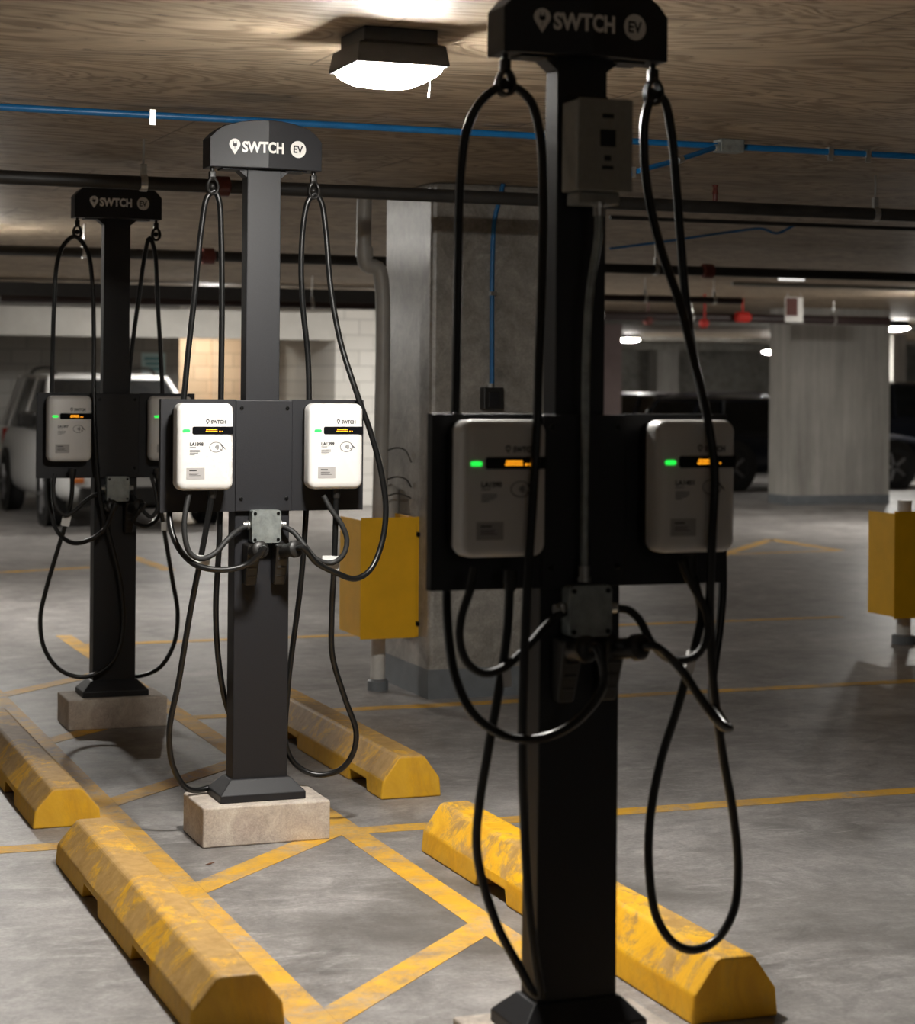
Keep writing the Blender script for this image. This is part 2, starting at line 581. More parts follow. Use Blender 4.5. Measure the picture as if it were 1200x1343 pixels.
struct(MB().box(XL, 8.6, 21.3, 21.8, 2.40, CEIL - 0.04), 'trim_2', 'duct')


def column(x0, x1, y0, y1, mat, name, skirt=0.16, bev=0.0):
    o = struct(MB().box(x0, x1, y0, y1, 0, CEIL), name, mat, bev)
    if skirt:
        s = MB()
        e = 0.004
        s.prism([(x0 - e, y0 - e), (x1 + e, y0 - e), (x1 + e, y1 + e), (x0 - e, y1 + e)], 'z', 0.0, skirt)
        s.build('painted_skirting', 'greypaint', o)
    return o


column(3.585, 4.42, 9.87, 10.62, 'column', 'wall_column_middle', 0.15, 0.025)


column(pxX(1036, 24.2), pxX(1167, 24.2), 24.2, 24.75, 'column2', 'wall_column_right', 0.12)
column(pxX(780, 31.0), pxX(815, 31.0), 31.0, 31.4, 'pinkcol', 'wall_column_far', 0)
column(pxX(862, 46.8), pxX(890, 46.8), 46.8, 47.3, 'column2', 'wall_column_distant', 0)
column(pxX(1171, 36.0), pxX(1188, 36.0), 36.0, 36.5, 'column2', 'wall_column_beyond', 0)
for k, (Y, z0) in enumerate(((30.5, 2.58), (41.0, 2.55), (46.5, 2.42))):
    struct(MB().box(XS, XR, Y, Y + 0.35, z0, CEIL), 'trim_%d' % (k + 3), 'wall')


# painted lines, thin paint on the floor slab
def pline(p, q, wdt, clip=None):
    p, q = Vector((*p, 0)), Vector((*q, 0))
    d = (q - p).normalized()
    n = Vector((-d.y, d.x, 0)) * wdt / 2
    pts = [p - n, q - n, q + n, p + n]
    if clip:     # diagonals end flush with the long stripes
        x0, x1 = clip
        for i, s in enumerate((-1, 1, 1, -1)):
            X = x0 if s < 0 else x1
            pts[i] = pts[i] + d * ((X - pts[i].x) / d.x)
    mb = MB()
    mb.rings([[(v.x, v.y, 0.0004) for v in pts], [(v.x, v.y, 0.0016) for v in pts]])
    return mb.build('painted_line', 'line', floor)


pline((1.515, 1.0), (1.515, 13.0), 0.115)
pline((2.275, 1.0), (2.275, 13.0), 0.10)
for k in range(6):
    y = 3.62 + 1.41 * k
    pline((1.573, y), (2.225, y + 0.655), 0.105, (1.573, 2.225))
for Y, xa, xb in ((7.07, 2.325, 7.2), (7.17, -4.0, 1.457), (9.68, 2.325, 7.6), (9.85, -4.0, 1.457), (4.4, 2.7, 7.0), (12.5, 2.325, 7.6), (12.6, -4, 1.457)):
    pline((xa, Y), (xb, Y), 0.105)


def fpt(px, py):
    d = Fv + Rr * ((px - 600) / FPX) + Ur * ((HORIZON - py) / FPX)
    p = EYEV + d * (-EYE / d.z)
    return (p.x, p.y)


pline(fpt(940, 730), fpt(1010, 708), 0.12)
pline(fpt(1012, 708), fpt(1102, 722), 0.12)
pline(fpt(1100, 722), fpt(960, 727), 0.10)
pline(fpt(-20, 752), fpt(120, 744), 0.12)
pline(fpt(165, 727), fpt(222, 748), 0.12)


# ------------------------------------------------------------------ wheel stops
def wheel_stop(x0, x1, y0, y1, h, mat, label, notches=(0.30, 0.68), yaw=0.0):
    cx, wd = (x0 + x1) / 2, x1 - x0
    L = y1 - y0
    prof = [(-0.5, 0.0), (-0.47, 0.45), (-0.22, 0.97), (-0.17, 1.0), (0.17, 1.0), (0.22, 0.97), (0.47, 0.45), (0.5, 0.0)]
    mb = MB()
    # stations along the length; the lower edge is lifted at the drain notches
    st = [(0.0, 0), (0.006, 0)]
    for c in notches:
        st += [(c - 0.066, 0), (c - 0.058, 1), (c + 0.058, 1), (c + 0.066, 0)]
    st += [(0.994, 0), (1.0, 0)]
    rings = []
    for s, up in st:
        k = 0.985 if s in (0.0, 1.0) else 1.0
        ring = []
        for u, v in prof:
            z = v * h * k
            if v == 0.0:
                z = 0.045 * up
                u = u * (1 if not up else 0.99)
            ring.append((u * wd * k, y0 - (y0 + y1) / 2 + s * L, z))
        rings.append(ring)
    mb.rings(rings)
    # cut into short pieces so that the edges can be a little uneven
    o = mb.build('wheel_stop', mat, None, bevel=0.006)
    o.location = (cx, (y0 + y1) / 2, 0.001)
    o.rotation_euler = (0, 0, yaw)
    return tag(o, label, 'wheel stop', 'yellow wheel stops')


wheel_stop(1.19, 1.44, 4.99, 6.93, 0.142, 'stopA', 'dirty yellow wheel stop at the lower left beside the hatched floor lines')
wheel_stop(1.20, 1.45, 7.46, 9.35, 0.142, 'stopA', 'yellow wheel stop at the left edge whose bright yellow end faces the camera')
wheel_stop(2.41, 2.66, 4.66, 6.70, 0.165, 'stopB', 'bright yellow wheel stop passing behind the nearest dark charging post')
wheel_stop(2.555, 2.805, 7.56, 9.45, 0.165, 'stopA', 'yellow wheel stop behind the brightly lit charging post, pointing at the grey column', (0.16, 0.68))


# ------------------------------------------------------------------ luminaires
def luminaire(x, y, label, lit='lens', s=1.0, group=None):
    t = empty('ceiling_light', (x, y, CEIL), label, 'ceiling light', group or 'square ceiling lights')
    h = MB()
    a, b_ = 0.131, 0.140
    h.rings([[(sx * r * s, sy * r * s, z) for sx, sy in ((-1, -1), (1, -1), (1, 1), (-1, 1))]
             for r, z in ((0.112, 0.0), (0.112, -0.042), (a, -0.048), (b_, -0.100), (b_, -0.108), (b_ - 0.008, -0.108))], cap=True)
    h.build('housing', 'housing', t, bevel=0.004)
    ln = MB()
    rr = []
    for r, z in ((0.133, -0.1085), (0.130, -0.119), (0.116, -0.131), (0.090, -0.146), (0.052, -0.155), (0.012, -0.157)):
        rr.append([(u * s, v * s, z) for u, v in rrect(2 * r, 2 * r, r * 0.35, 4)])
    ln.rings(rr)
    ln.build('lens', lit, t, smooth='all')
    return t


L1 = luminaire(1.93, 5.70, 'brightly lit square ceiling light between the nearest and the brightly lit charging posts')
cb = MB()
pc = Vector((0.125, 0.0, -0.108))
cb.tube([pc, pc + Vector((0.004, 0, -0.035)), pc + Vector((0.001, 0, -0.06))], 0.0015, 6)
cb.stack(pc + Vector((0.001, 0, -0.072)), (0, 0, 1), [(0, 0.0025), (0.012, 0.0035), (0.014, 0.001)], 8)
cb.build('pull_cord', 'steel', L1)
luminaire(1.78, 14.2, 'lit ceiling light beyond the farthest charging post')
luminaire(13.1, 19.6, 'lit ceiling light over the driving lane at right')
luminaire(9.0, 22.7, 'lit ceiling light before the painted block wall')
luminaire(7.0, YR + 1.1, 'lit ceiling light inside the tan lobby', 'lenslobby')
luminaire(1.93, -2.8, 'added unseen fill light behind the viewpoint, in line with the charging posts', 'lensfill')  # added fill lamp, never in view, lifts the nearest post's dark front
luminaire(-7.6, 8.0, 'ceiling light far to the left of the charging posts', 'lensweak')
luminaire(0.8, 21.0, 'ceiling light far left of the white car')
luminaire(5.7, 23.1, 'ceiling light tucked between the dark duct and the white beam', 'lensweak')
for px, py, D, s, lab in ((1175, 432, 33.0, 1.25, 'lit ceiling light beside the top of the large concrete column at right'),
                          (825, 447, 44.0, 1.4, 'distant lit ceiling light just right of the nearest dark charging post'),
                          (1011, 463, 46.0, 1.1, 'distant lit ceiling light just left of the large concrete column')):
    d = Fv + Rr * ((px - 600) / FPX) + Ur * ((HORIZON - py) / FPX)
    p = EYEV + d * D
    t = luminaire(p.x, p.y, lab, 'lensweak', s)
    t.location.z = min(CEIL, p.z + 0.14)
    if t.location.z < CEIL - 0.02:
        MB().cyl((0, 0, 0), (0, 0, CEIL - t.location.z), 0.02).build('stem', 'housing', t)
luminaire(22.0, 36.5, 'lit ceiling light over the far lane')


# ------------------------------------------------------------------ pipes and conduits
def pipe(name, mat, pts, r, label, cat='pipe', smooth=False, group=None):
    t = MB()
    if smooth:
        t.tube(pts, r, 12, 0.03)
    else:
        t.tube(pts, r, 12, smooth=False)
    o = t.build(name, mat, None, smooth=True)
    return tag(o, label, cat, group)


def hanger(parent, x, y, z, r, rod=True, mat='steel'):
    """band round a pipe with its rod up to the ceiling"""
    h = MB()
    h.cyl((x - 0.014, y, z), (x + 0.014, y, z), r + 0.006, n=16)
    if rod:
        h.box(x - 0.012, x + 0.012, y - 0.012, y + 0.012, z + r, z + r + 0.05)
        h.cyl((x, y, z + r), (x, y, CEIL), 0.005, n=8)
    return h.build('pipe_hanger', mat, parent)


YBL = 7.62
bc = pipe('electrical_conduit', 'blue', [(-6, YBL, 2.612), (12, YBL, 2.612)], 0.0135, 'bright blue conduit running straight across under the ceiling', 'conduit')
for px in (199, 716, 1088, 1137):
    x = at(px, 180, YBL).x
    c = MB()
    c.box(x - 0.011, x + 0.011, YBL - 0.017, YBL + 0.017, 2.597, 2.632)
    c.box(x - 0.012, x + 0.012, YBL - 0.012, YBL - 0.004, 2.575, 2.600)
    c.build('pipe_clamp', 'steel', bc)
p = at(955, 195, YBL)
jb = MB().box(p.x - 0.055, p.x + 0.055, YBL - 0.04, YBL + 0.03, 2.585, CEIL)
jb.cyl((p.x - 0.075, YBL - 0.02, 2.60), (p.x - 0.055, YBL - 0.02, 2.60), 0.016)
jb.cyl((p.x + 0.055, YBL, 2.612), (p.x + 0.070, YBL, 2.612), 0.018)
tag(jb.build('junction_box', 'galv', bevel=0.004), 'small grey steel junction box in the blue conduit under the ceiling', 'junction box')
q = at(830, 226, 7.35)
br = pipe('electrical_conduit', 'blue', [(p.x - 0.075, YBL - 0.02, 2.60), at(885, 211, 7.45), q, at(775, 243, 7.5)], 0.011, 'thin blue conduit branching down from the junction box behind the grey enclosure', 'conduit', True)
MB().cyl(at(888, 211, 7.44), at(894, 209, 7.46), 0.015).build('coupling', 'steel', br)
MB().box(q.x - 0.010, q.x + 0.006, q.y - 0.016, q.y + 0.016, q.z - 0.02, q.z + 0.02).build('coupling', 'steel', br)
fx = [at(800, 326, 11.6), at(870, 317, 11.6), at(960, 304, 11.6), at(1000, 300, 11.6), at(1018, 306, 11.6), at(1045, 295, 11.6), at(1105, 287, 11.6), at(1190, 275, 11.6), at(1260, 268, 11.6)]
pipe('electrical_conduit', 'blue', fx, 0.008, 'thin kinked blue conduit under the ceiling at right', 'conduit', True)

YP1 = 8.62
P1z = 2.452
pp = pipe('sprinkler_pipe', 'pipeblack', [(-6, YP1, P1z), (14, YP1, P1z)], 0.030, 'thick black pipe under the ceiling crossing just above the brightly lit charging post')
for px in (188, 1148):
    hanger(pp, at(px, 240, YP1).x, YP1, P1z, 0.030)
x = at(293, 243, YP1).x
MB().stack((x - 0.04, YP1 - 0.004, P1z), (1, 0, 0), [(0, 0.03), (0.008, 0.044), (0.06, 0.044), (0.068, 0.03)]).build('pipe_coupling', 'coupling', pp, smooth=True)
x = at(938, 250, YP1).x
MB().stack((x, YP1, P1z + 0.03), (0, 0, 1), [(0, 0.012), (0.03, 0.012), (0.032, 0.016), (0.06, 0.010), (0.075, 0.016)], 10).build('sprinkler_head', 'coupling', pp)
YP2 = 13.6
P2z = 2.452
pp = pipe('sprinkler_pipe', 'pipeblack', [(-6, YP2, P2z), (18, YP2, P2z)], 0.036, 'black pipe under the ceiling passing behind the grey column')
for px in (273, 928):
    x = at(px, 340, YP2).x
    MB().stack((x - 0.05, YP2 - 0.004, P2z), (1, 0, 0), [(0, 0.036), (0.01, 0.055), (0.085, 0.055), (0.095, 0.036)]).build('pipe_coupling', 'coupling', pp, smooth=True)
for px in (110, 860):
    hanger(pp, at(px, 340, YP2).x, YP2, P2z, 0.036)
pipe('pipe', 'pipeblack', [at(800, 285, 10.6), at(1240, 302, 10.6)], 0.012, 'thin dark pipe just behind the thick black pipe at right')
for (px0, py0, px1, py1, Y, r, mat, lab) in (
        (790, 391, 972, 394, 18.0, 0.035, 'pipered', 'dark red pipe ending left of the red and white hanging sign'),
        (790, 417, 1165, 418, 22.0, 0.055, 'pipered', 'long dark red pipe passing under the red and white hanging sign'),
        (960, 392, 1230, 362, 18.2, 0.022, 'boxgrey', 'grey pipe slanting across the ceiling above the red and white hanging sign'),
        (0, 392, 505, 402, 19.5, 0.03, 'pipered', 'dark red pipe in front of the dark duct at left')):
    a, b = at(px0, py0, Y), at(px1, py1, Y)
    z = (a.z + b.z) / 2 if mat != 'boxgrey' else None
    if z:
        z = min(z, CEIL - r - 0.01)
        a.z = b.z = z
    else:
        a.z = b.z = CEIL - r - 0.004
    po = pipe('sprinkler_pipe', mat, [a, b], r, lab)
    if z:
        for f in (0.3, 0.8):
            hanger(po, a.x + (b.x - a.x) * f, a.y + (b.y - a.y) * f, z, r)
for px, py, Y, lab in ((974, 416, 21.9, 'bright red valve on the long dark red pipe, left of the hanging sign'), (924, 424, 21.0, 'bright red alarm bell under the long dark red pipe'), (850, 420, 22.0, 'dark red fitting on the long pipe nearest the dark charging post')):
    c = at(px, py, Y)
    if py == 424:
        o = MB().stack(c - Vector((0, 0.05, 0)), (0, 1, 0), [(0, 0.03), (0.03, 0.05), (0.08, 0.055), (0.10, 0.04)]).cyl(c + Vector((0, 0, 0.05)), (c.x, c.y, CEIL), 0.012).build('alarm_bell', 'red', None, smooth=True)
        tag(o, lab, 'alarm bell')
    else:
        o = MB().stack(c - Vector((0.1 if py == 416 else 0.05, 0, 0)), (1, 0, 0), [(0, 0.04), (0.02, 0.065), (0.17, 0.065), (0.20, 0.04)] if py == 416 else [(0, 0.04), (0.02, 0.06), (0.08, 0.06), (0.1, 0.04)]).cyl(c, (c.x, c.y, CEIL), 0.012).build('pipe_valve', 'red' if py == 416 else 'coupling', None, smooth=True)
        tag(o, lab, 'valve')
# small dim tube light and the red and white hanging sign below it
c = at(1038, 374, 16.6)
t = empty('tube_light', (c.x, c.y, CEIL), 'short whitish tube light on the ceiling above the red and white hanging sign', 'ceiling light')
MB().box(-0.13, 0.13, -0.03, 0.03, -0.035, 0.0).build('housing', 'vinyl', t)
zt = c.z - CEIL
MB().box(-0.125, 0.125, -0.03, 0.03, -0.070, -0.035, 0.006).build('diffuser', 'lensdim', t)
c = at(1042, 405, 20.2)
t = empty('hanging_sign', (c.x, c.y, c.z), 'red and white striped sign hanging from the ceiling left of the large column', 'sign')
MB().box(-0.11, 0.11, 0.0, 0.02, -0.15, 0.13).build('panel', 'vinyl', t)
sg = MB()
for k in range(5):
    sg.box(-0.105 + 0.03 * k, -0.082 + 0.03 * k, -0.003, 0.0, -0.08, 0.12)
sg.build('stripes', 'coupling', t)
for s in (-1, 1):
    MB().cyl((s * 0.08, 0.01, 0.1), (s * 0.08, 0.01, CEIL - c.z), 0.004, n=6).build('hanger_rod', 'steel', t)

# column fittings
e = [at(649, 262, 9.855), at(649, 285, 9.855), at(646, 330, 9.855), at(645, 510, 9.855)]
e[0] = Vector((e[1].x + 0.012, 9.84, 2.55))
e = [Vector((e[1].x + 0.022, 9.80, CEIL)), Vector((e[1].x + 0.014, 9.84, 2.54)), e[1], e[2], e[3]]
co = pipe('electrical_conduit', 'blue', e, 0.012, 'blue conduit running down the front of the grey column', 'conduit', True)
cc = at(646, 385, 9.862)
MB().box(cc.x - 0.018, cc.x + 0.018, 9.84, 9.87, cc.z - 0.01, cc.z + 0.01).build('pipe_clamp', 'steel', co)
c = at(645, 522, 9.84)
t = empty('outlet_box', (c.x, 9.87, c.z), 'small black outlet box on the grey column below the blue conduit', 'outlet')
MB().box(-0.055, 0.055, -0.06, 0.0, -0.06, 0.055, 0.005).build('box', 'plastic', t)
MB().box(-0.03, 0.03, -0.068, -0.06, -0.045, 0.03, 0.003).build('cover', 'black', t)
MB().cyl((0, -0.015, 0.055), (0, -0.015, 0.075), 0.016).build('connector', 'steel', t)

# drain pipe left of the column
DY = 10.25
a = at(478, 300, DY).x
b = at(498, 600, DY).x
zz = lambda py: at(500, py, DY).z
dp = empty('drain_pipe', (b, DY, 0), 'grey painted drain pipe with an elbow beside the grey column', 'pipe')
up = MB().tube([(a - b, 0, CEIL), (a - b, 0, zz(335)), (a - b + 0.012, 0, zz(348)), (-0.02, 0, zz(352)), (0, 0, zz(366)), (0, 0, 0.66)], 0.040, 16, 0.02)
up.build('upper_pipe', 'pvc', dp, smooth=True)
MB().cyl((0, 0, 0.03), (0, 0, 0.66), 0.038, n=18).build('lower_pipe', 'pvcwhite', dp, smooth=True)
MB().cyl((a - b, 0, zz(338)), (a - b, 0, zz(325)), 0.046, n=18).build('pipe_socket', 'pvc', dp, smooth=True)
MB().stack((0, 0, 0.0), (0, 0, 1), [(0, 0.055), (0.05, 0.055), (0.06, 0.045)]).build('floor_collar', 'greypaint', dp, smooth=True)
# capped stub pipe above the guard
c = at(515, 640, DY + 0.1)
sp = MB().stack((c.x - 0.005, DY + 0.12, 0.75), (0, 0, 1), [(0, 0.045), (0.26, 0.045), (0.30, 0.038), (0.32, 0.02), (0.325, 0.004)])
tag(sp.build('pipe_stub', 'pvc', None, smooth=True), 'short capped grey pipe rising out of the yellow guard beside the column', 'pipe')
# lashing wire
wr = empty('lashing_wire', (b, DY, zz(625)), 'thin dark wire tied round the drain pipe beside the column', 'wire')
for k, (py, s) in enumerate(((590, 0.0), (628, 0.02), (650, 0.05))):
    z = zz(py)
    wm = MB().tube([(b + 0.03, DY - 0.042, z), (b + 0.08, DY - 0.04, z + 0.012), (b + 0.12, DY - 0.06 - s, z), (3.578, DY - 0.11, z - 0.06 + s)], 0.004, 6).build('wire_strand', 'pipeblack', wr, smooth=True)
    wm.location = -wr.location


def guard(x0, x1, y0, y1, z0, z1, label, flange=0.035, bolts=True):
    t = empty('pipe_guard', ((x0 + x1) / 2, y0, z0), label, 'pipe guard', 'yellow pipe guards')
    w2, d, h = (x1 - x0) / 2, y1 - y0, z1 - z0
    g = MB()
    th = 0.006
    g.box(-w2, w2 - flange, 0, th, 0, h)
    g.box(-w2, -w2 + th, th, d, 0.012, h - 0.012)
    g.box(w2 - flange - th, w2 - flange, th, d, 0.0, h)
    g.box(w2 - flange, w2, 0.03, 0.03 + th, 0.0, h)
    g.box(w2 - flange - th, w2 - flange, th, 0.036, 0, h)
    g.build('guard_plate', 'yellowbox', t, bevel=0.002)
    if bolts:
        for z in (0.07, h - 0.09):
            MB().cyl((w2 - flange * 0.55, 0.03, z), (w2 - flange * 0.55, 0.012, z), 0.012, n=8).build('bolt', 'screw', t)
    return t


gx0, gx1 = at(473, 760, 10.0).x, at(554, 760, 10.0).x
guard(gx0, gx1, 10.0, 10.36, at(500, 838, 10.0).z, at(500, 679, 10.0).z, 'yellow steel guard box around the drain pipe beside the grey column')
gx = at(1173, 740, 10.9).x
guard(gx, gx + 0.42, 10.9, 11.2, at(1173, 812, 10.9).z, at(1173, 671, 10.9).z, 'yellow steel guard box cut off by the right edge')
dq = empty('drain_pipe', (gx + 0.20, 11.1, 0), 'drain pipe behind the yellow guard at the right edge', 'pipe')
MB().cyl((0, 0, 0.0), (0, 0, 0.90), 0.045).build('pipe', 'pvcwhite', dq, smooth=True)
MB().stack((0, 0, 0), (0, 0, 1), [(0, 0.075), (0.05, 0.075), (0.06, 0.05)]).build('floor_collar', 'greypaint', dq, smooth=True)

# pale teal notice on the back wall
c = at(201, 477, YR)
t = empty('notice_sign', (c.x, YR, c.z), 'pale teal notice on the block wall above the white car', 'sign')
MB().box(-0.17, 0.17, -0.012, 0.0, -0.15, 0.15).build('panel', 'teal', t)
sg = MB()
for z, wv in ((0.07, 0.13), (0.0, 0.11), (-0.07, 0.10)):
    sg.box(-wv, wv, -0.014, -0.012, z - 0.018, z + 0.018)
sg.build('print', 'tealdark', t)
# dry leaf on the floor
c = fpt(275, 1134)
lf = MB()
lf.rings([[(-0.016, -0.004, 0.0), (0, -0.009, 0.003), (0.018, 0.0, 0.006), (0.002, 0.008, 0.002)], [(-0.016, -0.004, 0.002), (0, -0.009, 0.005), (0.018, 0.0, 0.008), (0.002, 0.008, 0.004)]])
tag(lf.build('dry_leaf', 'debris', None, loc=(c[0], c[1], 0.0005)), 'tiny brown dry leaf on the floor in front of the concrete block', 'leaf')


# ------------------------------------------------------------------ charging posts
PED = {'near': (1.935, 4.36), 'lit': (1.937, 7.12), 'far': (1.915, 9.63)}
BZ0, BZ1 = 1.16, 1.555
HZ = 2.372


def head_y(x):
    return 0.032 * abs(x) / 0.205


def pedestal(key, label):
    X, Y = PED[key]
    t = empty('charging_post', (X, Y, 0.14), label, 'charging post', 'charging posts')
    o = -0.14                        # local heights are measured from the block top
    body = 'charcoal'
    s = MB()
    s.rings([[(sx * w, sy * d, z + o) for sx, sy in ((-1, -1), (1, -1), (1, 1), (-1, 1))]
             for w, d, z in ((0.155, 0.098, 0.14), (0.155, 0.098, 0.166), (0.108, 0.056, 0.214), (0.1, 0.048, 0.214))])
    s.build('base_skirt', body, t, bevel=0.003)
    MB().box(-0.1, 0.1, -0.047, 0.047, 0.205 + o, BZ1 - 0.004 + o, 0.004).build('lower_post', body, t)
    MB().box(-0.062, 0.062, -0.036, 0.036, BZ1 - 0.006 + o, HZ + 0.02 + o, 0.003).build('upper_post', body, t)
    # two mounting boards and the cover between them
    for sx in (-1, 1):
        bd = MB()
        xa, xb = sorted((sx * 0.103, sx * 0.370))
        bd.box(xa, xb, -0.060, -0.055, BZ0 + o, BZ1 + o)
        bd.box(xa, xb, -0.055, -0.030, BZ1 - 0.005 + o, BZ1 + o)
        bd.box(xa, xb, -0.055, -0.030, BZ0 + o, BZ0 + 0.005 + o)
        xo = sx * 0.370
        bd.box(min(xo, xo - sx * 0.005), max(xo, xo - sx * 0.005), -0.055, -0.030, BZ0 + o, BZ1 + o)
        pl = bd.build('mounting_board', body, t)
    cv = MB().box(-0.104, 0.104, -0.066, -0.047, BZ0 + o, BZ1 - 0.002 + o, 0.003)
    cvo = cv.build('cover_plate', body, t)
    for sx in (-0.083, 0.083):
        for z in (BZ0 + 0.045, BZ1 - 0.03):
            MB().stack((sx, -0.066, z + o), (0, -1, 0), [(0, 0.007), (0.003, 0.007), (0.005, 0.004)], 10).build('screw', 'screw', cvo)
    # head with an arched top and a shallow central ridge
    top = [(-0.205, 0.102), (-0.180, 0.129), (-0.155, 0.146), (-0.10, 0.161), (-0.05, 0.168), (0, 0.170), (0.05, 0.168), (0.10, 0.161), (0.155, 0.146), (0.180, 0.129), (0.205, 0.102)]
    hb = MB()
    fr, bk = [], []
    for x, z in top:
        fr.append(((x, -0.092 + head_y(x), HZ + o), (x, -0.092 + head_y(x), HZ + z + o)))
        bk.append(((x, 0.045, HZ + o), (x, 0.045, HZ + z + o)))
    bm = hb.bm
    F = [[bm.verts.new(q) for q in c_] for c_ in fr]
    B = [[bm.verts.new(q) for q in c_] for c_ in bk]
    for i in range(len(top) - 1):
        bm.faces.new((F[i][0], F[i + 1][0], F[i + 1][1], F[i][1]))
        bm.faces.new((B[i][0], B[i][1], B[i + 1][1], B[i + 1][0]))
        bm.faces.new((F[i][1], F[i + 1][1], B[i + 1][1], B[i][1]))
        bm.faces.new((F[i][0], B[i][0], B[i + 1][0], F[i + 1][0]))
    for i in (0, -1):
        bm.faces.new((F[i][0], F[i][1], B[i][1], B[i][0]))
    # underside details
    hb.box(-0.155, -0.075, -0.045, 0.03, HZ - 0.006 + o, HZ + o)
    hb.box(0.075, 0.155, -0.045, 0.03, HZ - 0.006 + o, HZ + o)
    head = hb.build('sign_head', body, t, bevel=0.0025)
    for sx in (-1, 1):
        g = MB()
        g.prism([(sx * 0.062, HZ - 0.03 + o), (sx * 0.062, HZ + o), (sx * 0.098, HZ + o)], 'y', -0.03, 0.03)
        g.build('bracket', body, t)
    # lettering of the head
    y = -0.0945
    lt = MB()
    text_into(lt, 'SWTCH', 0.052, -0.018, HZ + 0.072 + o, y, 0.0021, head_y, 0.150)
    ring_o = pin_outline(-0.119, HZ + 0.072 + o, 0.039, 0.056)
    flat(lt, ring_o, y, head_y)
    lt.build('lettering', 'vinyl', head)
    pg = MB()
    cz = HZ + 0.08 + o
    flat(pg, [(-0.1265, cz + 0.003), (-0.1265, cz - 0.004), (-0.123, cz - 0.008), (-0.115, cz - 0.008), (-0.1115, cz - 0.004), (-0.1115, cz + 0.003)], y - 0.0008, head_y)
    flat(pg, [(-0.1245, cz + 0.003), (-0.1245, cz + 0.010), (-0.1225, cz + 0.010), (-0.1225, cz + 0.003)], y - 0.0008, head_y)
    flat(pg, [(-0.1155, cz + 0.003), (-0.1155, cz + 0.010), (-0.1135, cz + 0.010), (-0.1135, cz + 0.003)], y - 0.0008, head_y)
    flat(pg, [(-0.1198, cz - 0.008), (-0.1198, cz - 0.018), (-0.1182, cz - 0.018), (-0.1182, cz - 0.008)], y - 0.0008, head_y)
    pg.build('plug_symbol', 'black', head)
    dk = MB()
    flat(dk, ellipse(0.112, HZ + 0.072 + o, 0.030, 0.030, 32), y, head_y)
    dk.build('round_badge', 'vinyl', head)
    ev = MB()
    text_into(ev, 'EV', 0.036, 0.112, HZ + 0.072 + o, y - 0.0009, 0.0010, head_y, 0.037)
    ev.build('badge_lettering', 'black', head)
    # cable hangers under the head ends
    for sx in (-1, 1):
        h = MB()
        hx = sx * 0.186
        h.cyl((hx, -0.02, HZ + o), (hx, -0.02, HZ - 0.035 + o), 0.007, n=10)
        h.box(hx - 0.011, hx + 0.011, -0.031, -0.009, HZ - 0.045 + o, HZ - 0.012 + o, 0.003)
        n_ = 20
        for dy in (-0.014, -0.004, 0.006):
            pts = [(hx + 0.018 * math.cos(2 * PI * k / n_), -0.02 + dy + 0.004 * math.sin(4 * PI * k / n_), HZ - 0.066 + 0.028 * math.sin(2 * PI * k / n_) + o) for k in range(n_ + 1)]
            h.tube(pts, 0.005, 8, smooth=False)
        h.stack((hx, -0.030, HZ - 0.066 + o), (0, 1, 0), [(0, 0.003), (0.004, 0.009), (0.010, 0.012), (0.016, 0.012), (0.022, 0.009), (0.026, 0.003)], 12)
        h.build('cable_hanger', 'plastic', t, smooth=True)
    # galvanised junction box under the cover plate
    jb_ = MB()
    jb_.box(-0.051, 0.051, -0.103, -0.047, 1.052 + o, 1.166 + o, 0.006)
    jo = jb_.build('junction_box', 'galv', t)
    lid = MB()
    lid.prism([(x_, z_ + 1.109 + o) for x_, z_ in rrect(0.105, 0.116, 0.012, 4)], 'y', -0.107, -0.1035)
    lid.build('lid', 'galv', jo)
    for sx in (-1, 1):
        for sz in (-1, 1):
            MB().cyl((sx * 0.042, -0.107, 1.109 + sz * 0.046 + o), (sx * 0.042, -0.110, 1.109 + sz * 0.046 + o), 0.006, n=8).build('screw', 'screw', jo)
        MB().stack((sx * 0.051, -0.075, 1.112 + o), (sx, 0, 0), [(0, 0.013), (0.006, 0.017), (0.010, 0.017), (0.013, 0.012), (0.026, 0.012)], 12).build('cable_gland', 'steel', jo)
    # holsters
    for hx in (-0.05, 0.055):
        h = MB()
        h.hexa([(hx - 0.022, -0.047, 0.905 + o), (hx + 0.022, -0.047, 0.905 + o), (hx + 0.022, -0.047, 1.05 + o), (hx - 0.022, -0.047, 1.05 + o),
                (hx - 0.020, -0.085, 0.90 + o), (hx + 0.020, -0.085, 0.90 + o), (hx + 0.026, -0.135, 1.045 + o), (hx - 0.026, -0.135, 1.045 + o)])
        ho = h.build('plug_holster', 'plastic', t, bevel=0.006)
        rb = MB()
        for k in range(3):
            z = 0.93 + 0.03 * k
            rb.box(hx - 0.017, hx + 0.017, -0.098 - 0.011 * k, -0.085, z + o, z + 0.012 + o, 0.003)
        rb.build('grip_rib', 'plastic', ho)
    return t


p_near = pedestal('near', 'nearest charging post, dark and out of focus at right')
p_lit = pedestal('lit', 'brightly lit black charging post in the middle, on the pale concrete block')
p_far = pedestal('far', 'farthest charging post at left, in shade, in front of the white car')

for key, lab in (('near', 'concrete block under the nearest dark charging post, mostly below the picture'), ('lit', 'pale rough concrete block under the brightly lit charging post'), ('far', 'shaded concrete block under the farthest charging post at left')):
    X, Y = PED[key]
    o = MB().box(-0.23, 0.23, -0.15, 0.15, 0.0, 0.139, 0.006).build('concrete_block', 'plinth', None, loc=(X, Y, 0.0005))
    tag(o, lab, 'concrete block', 'concrete blocks under the charging posts')

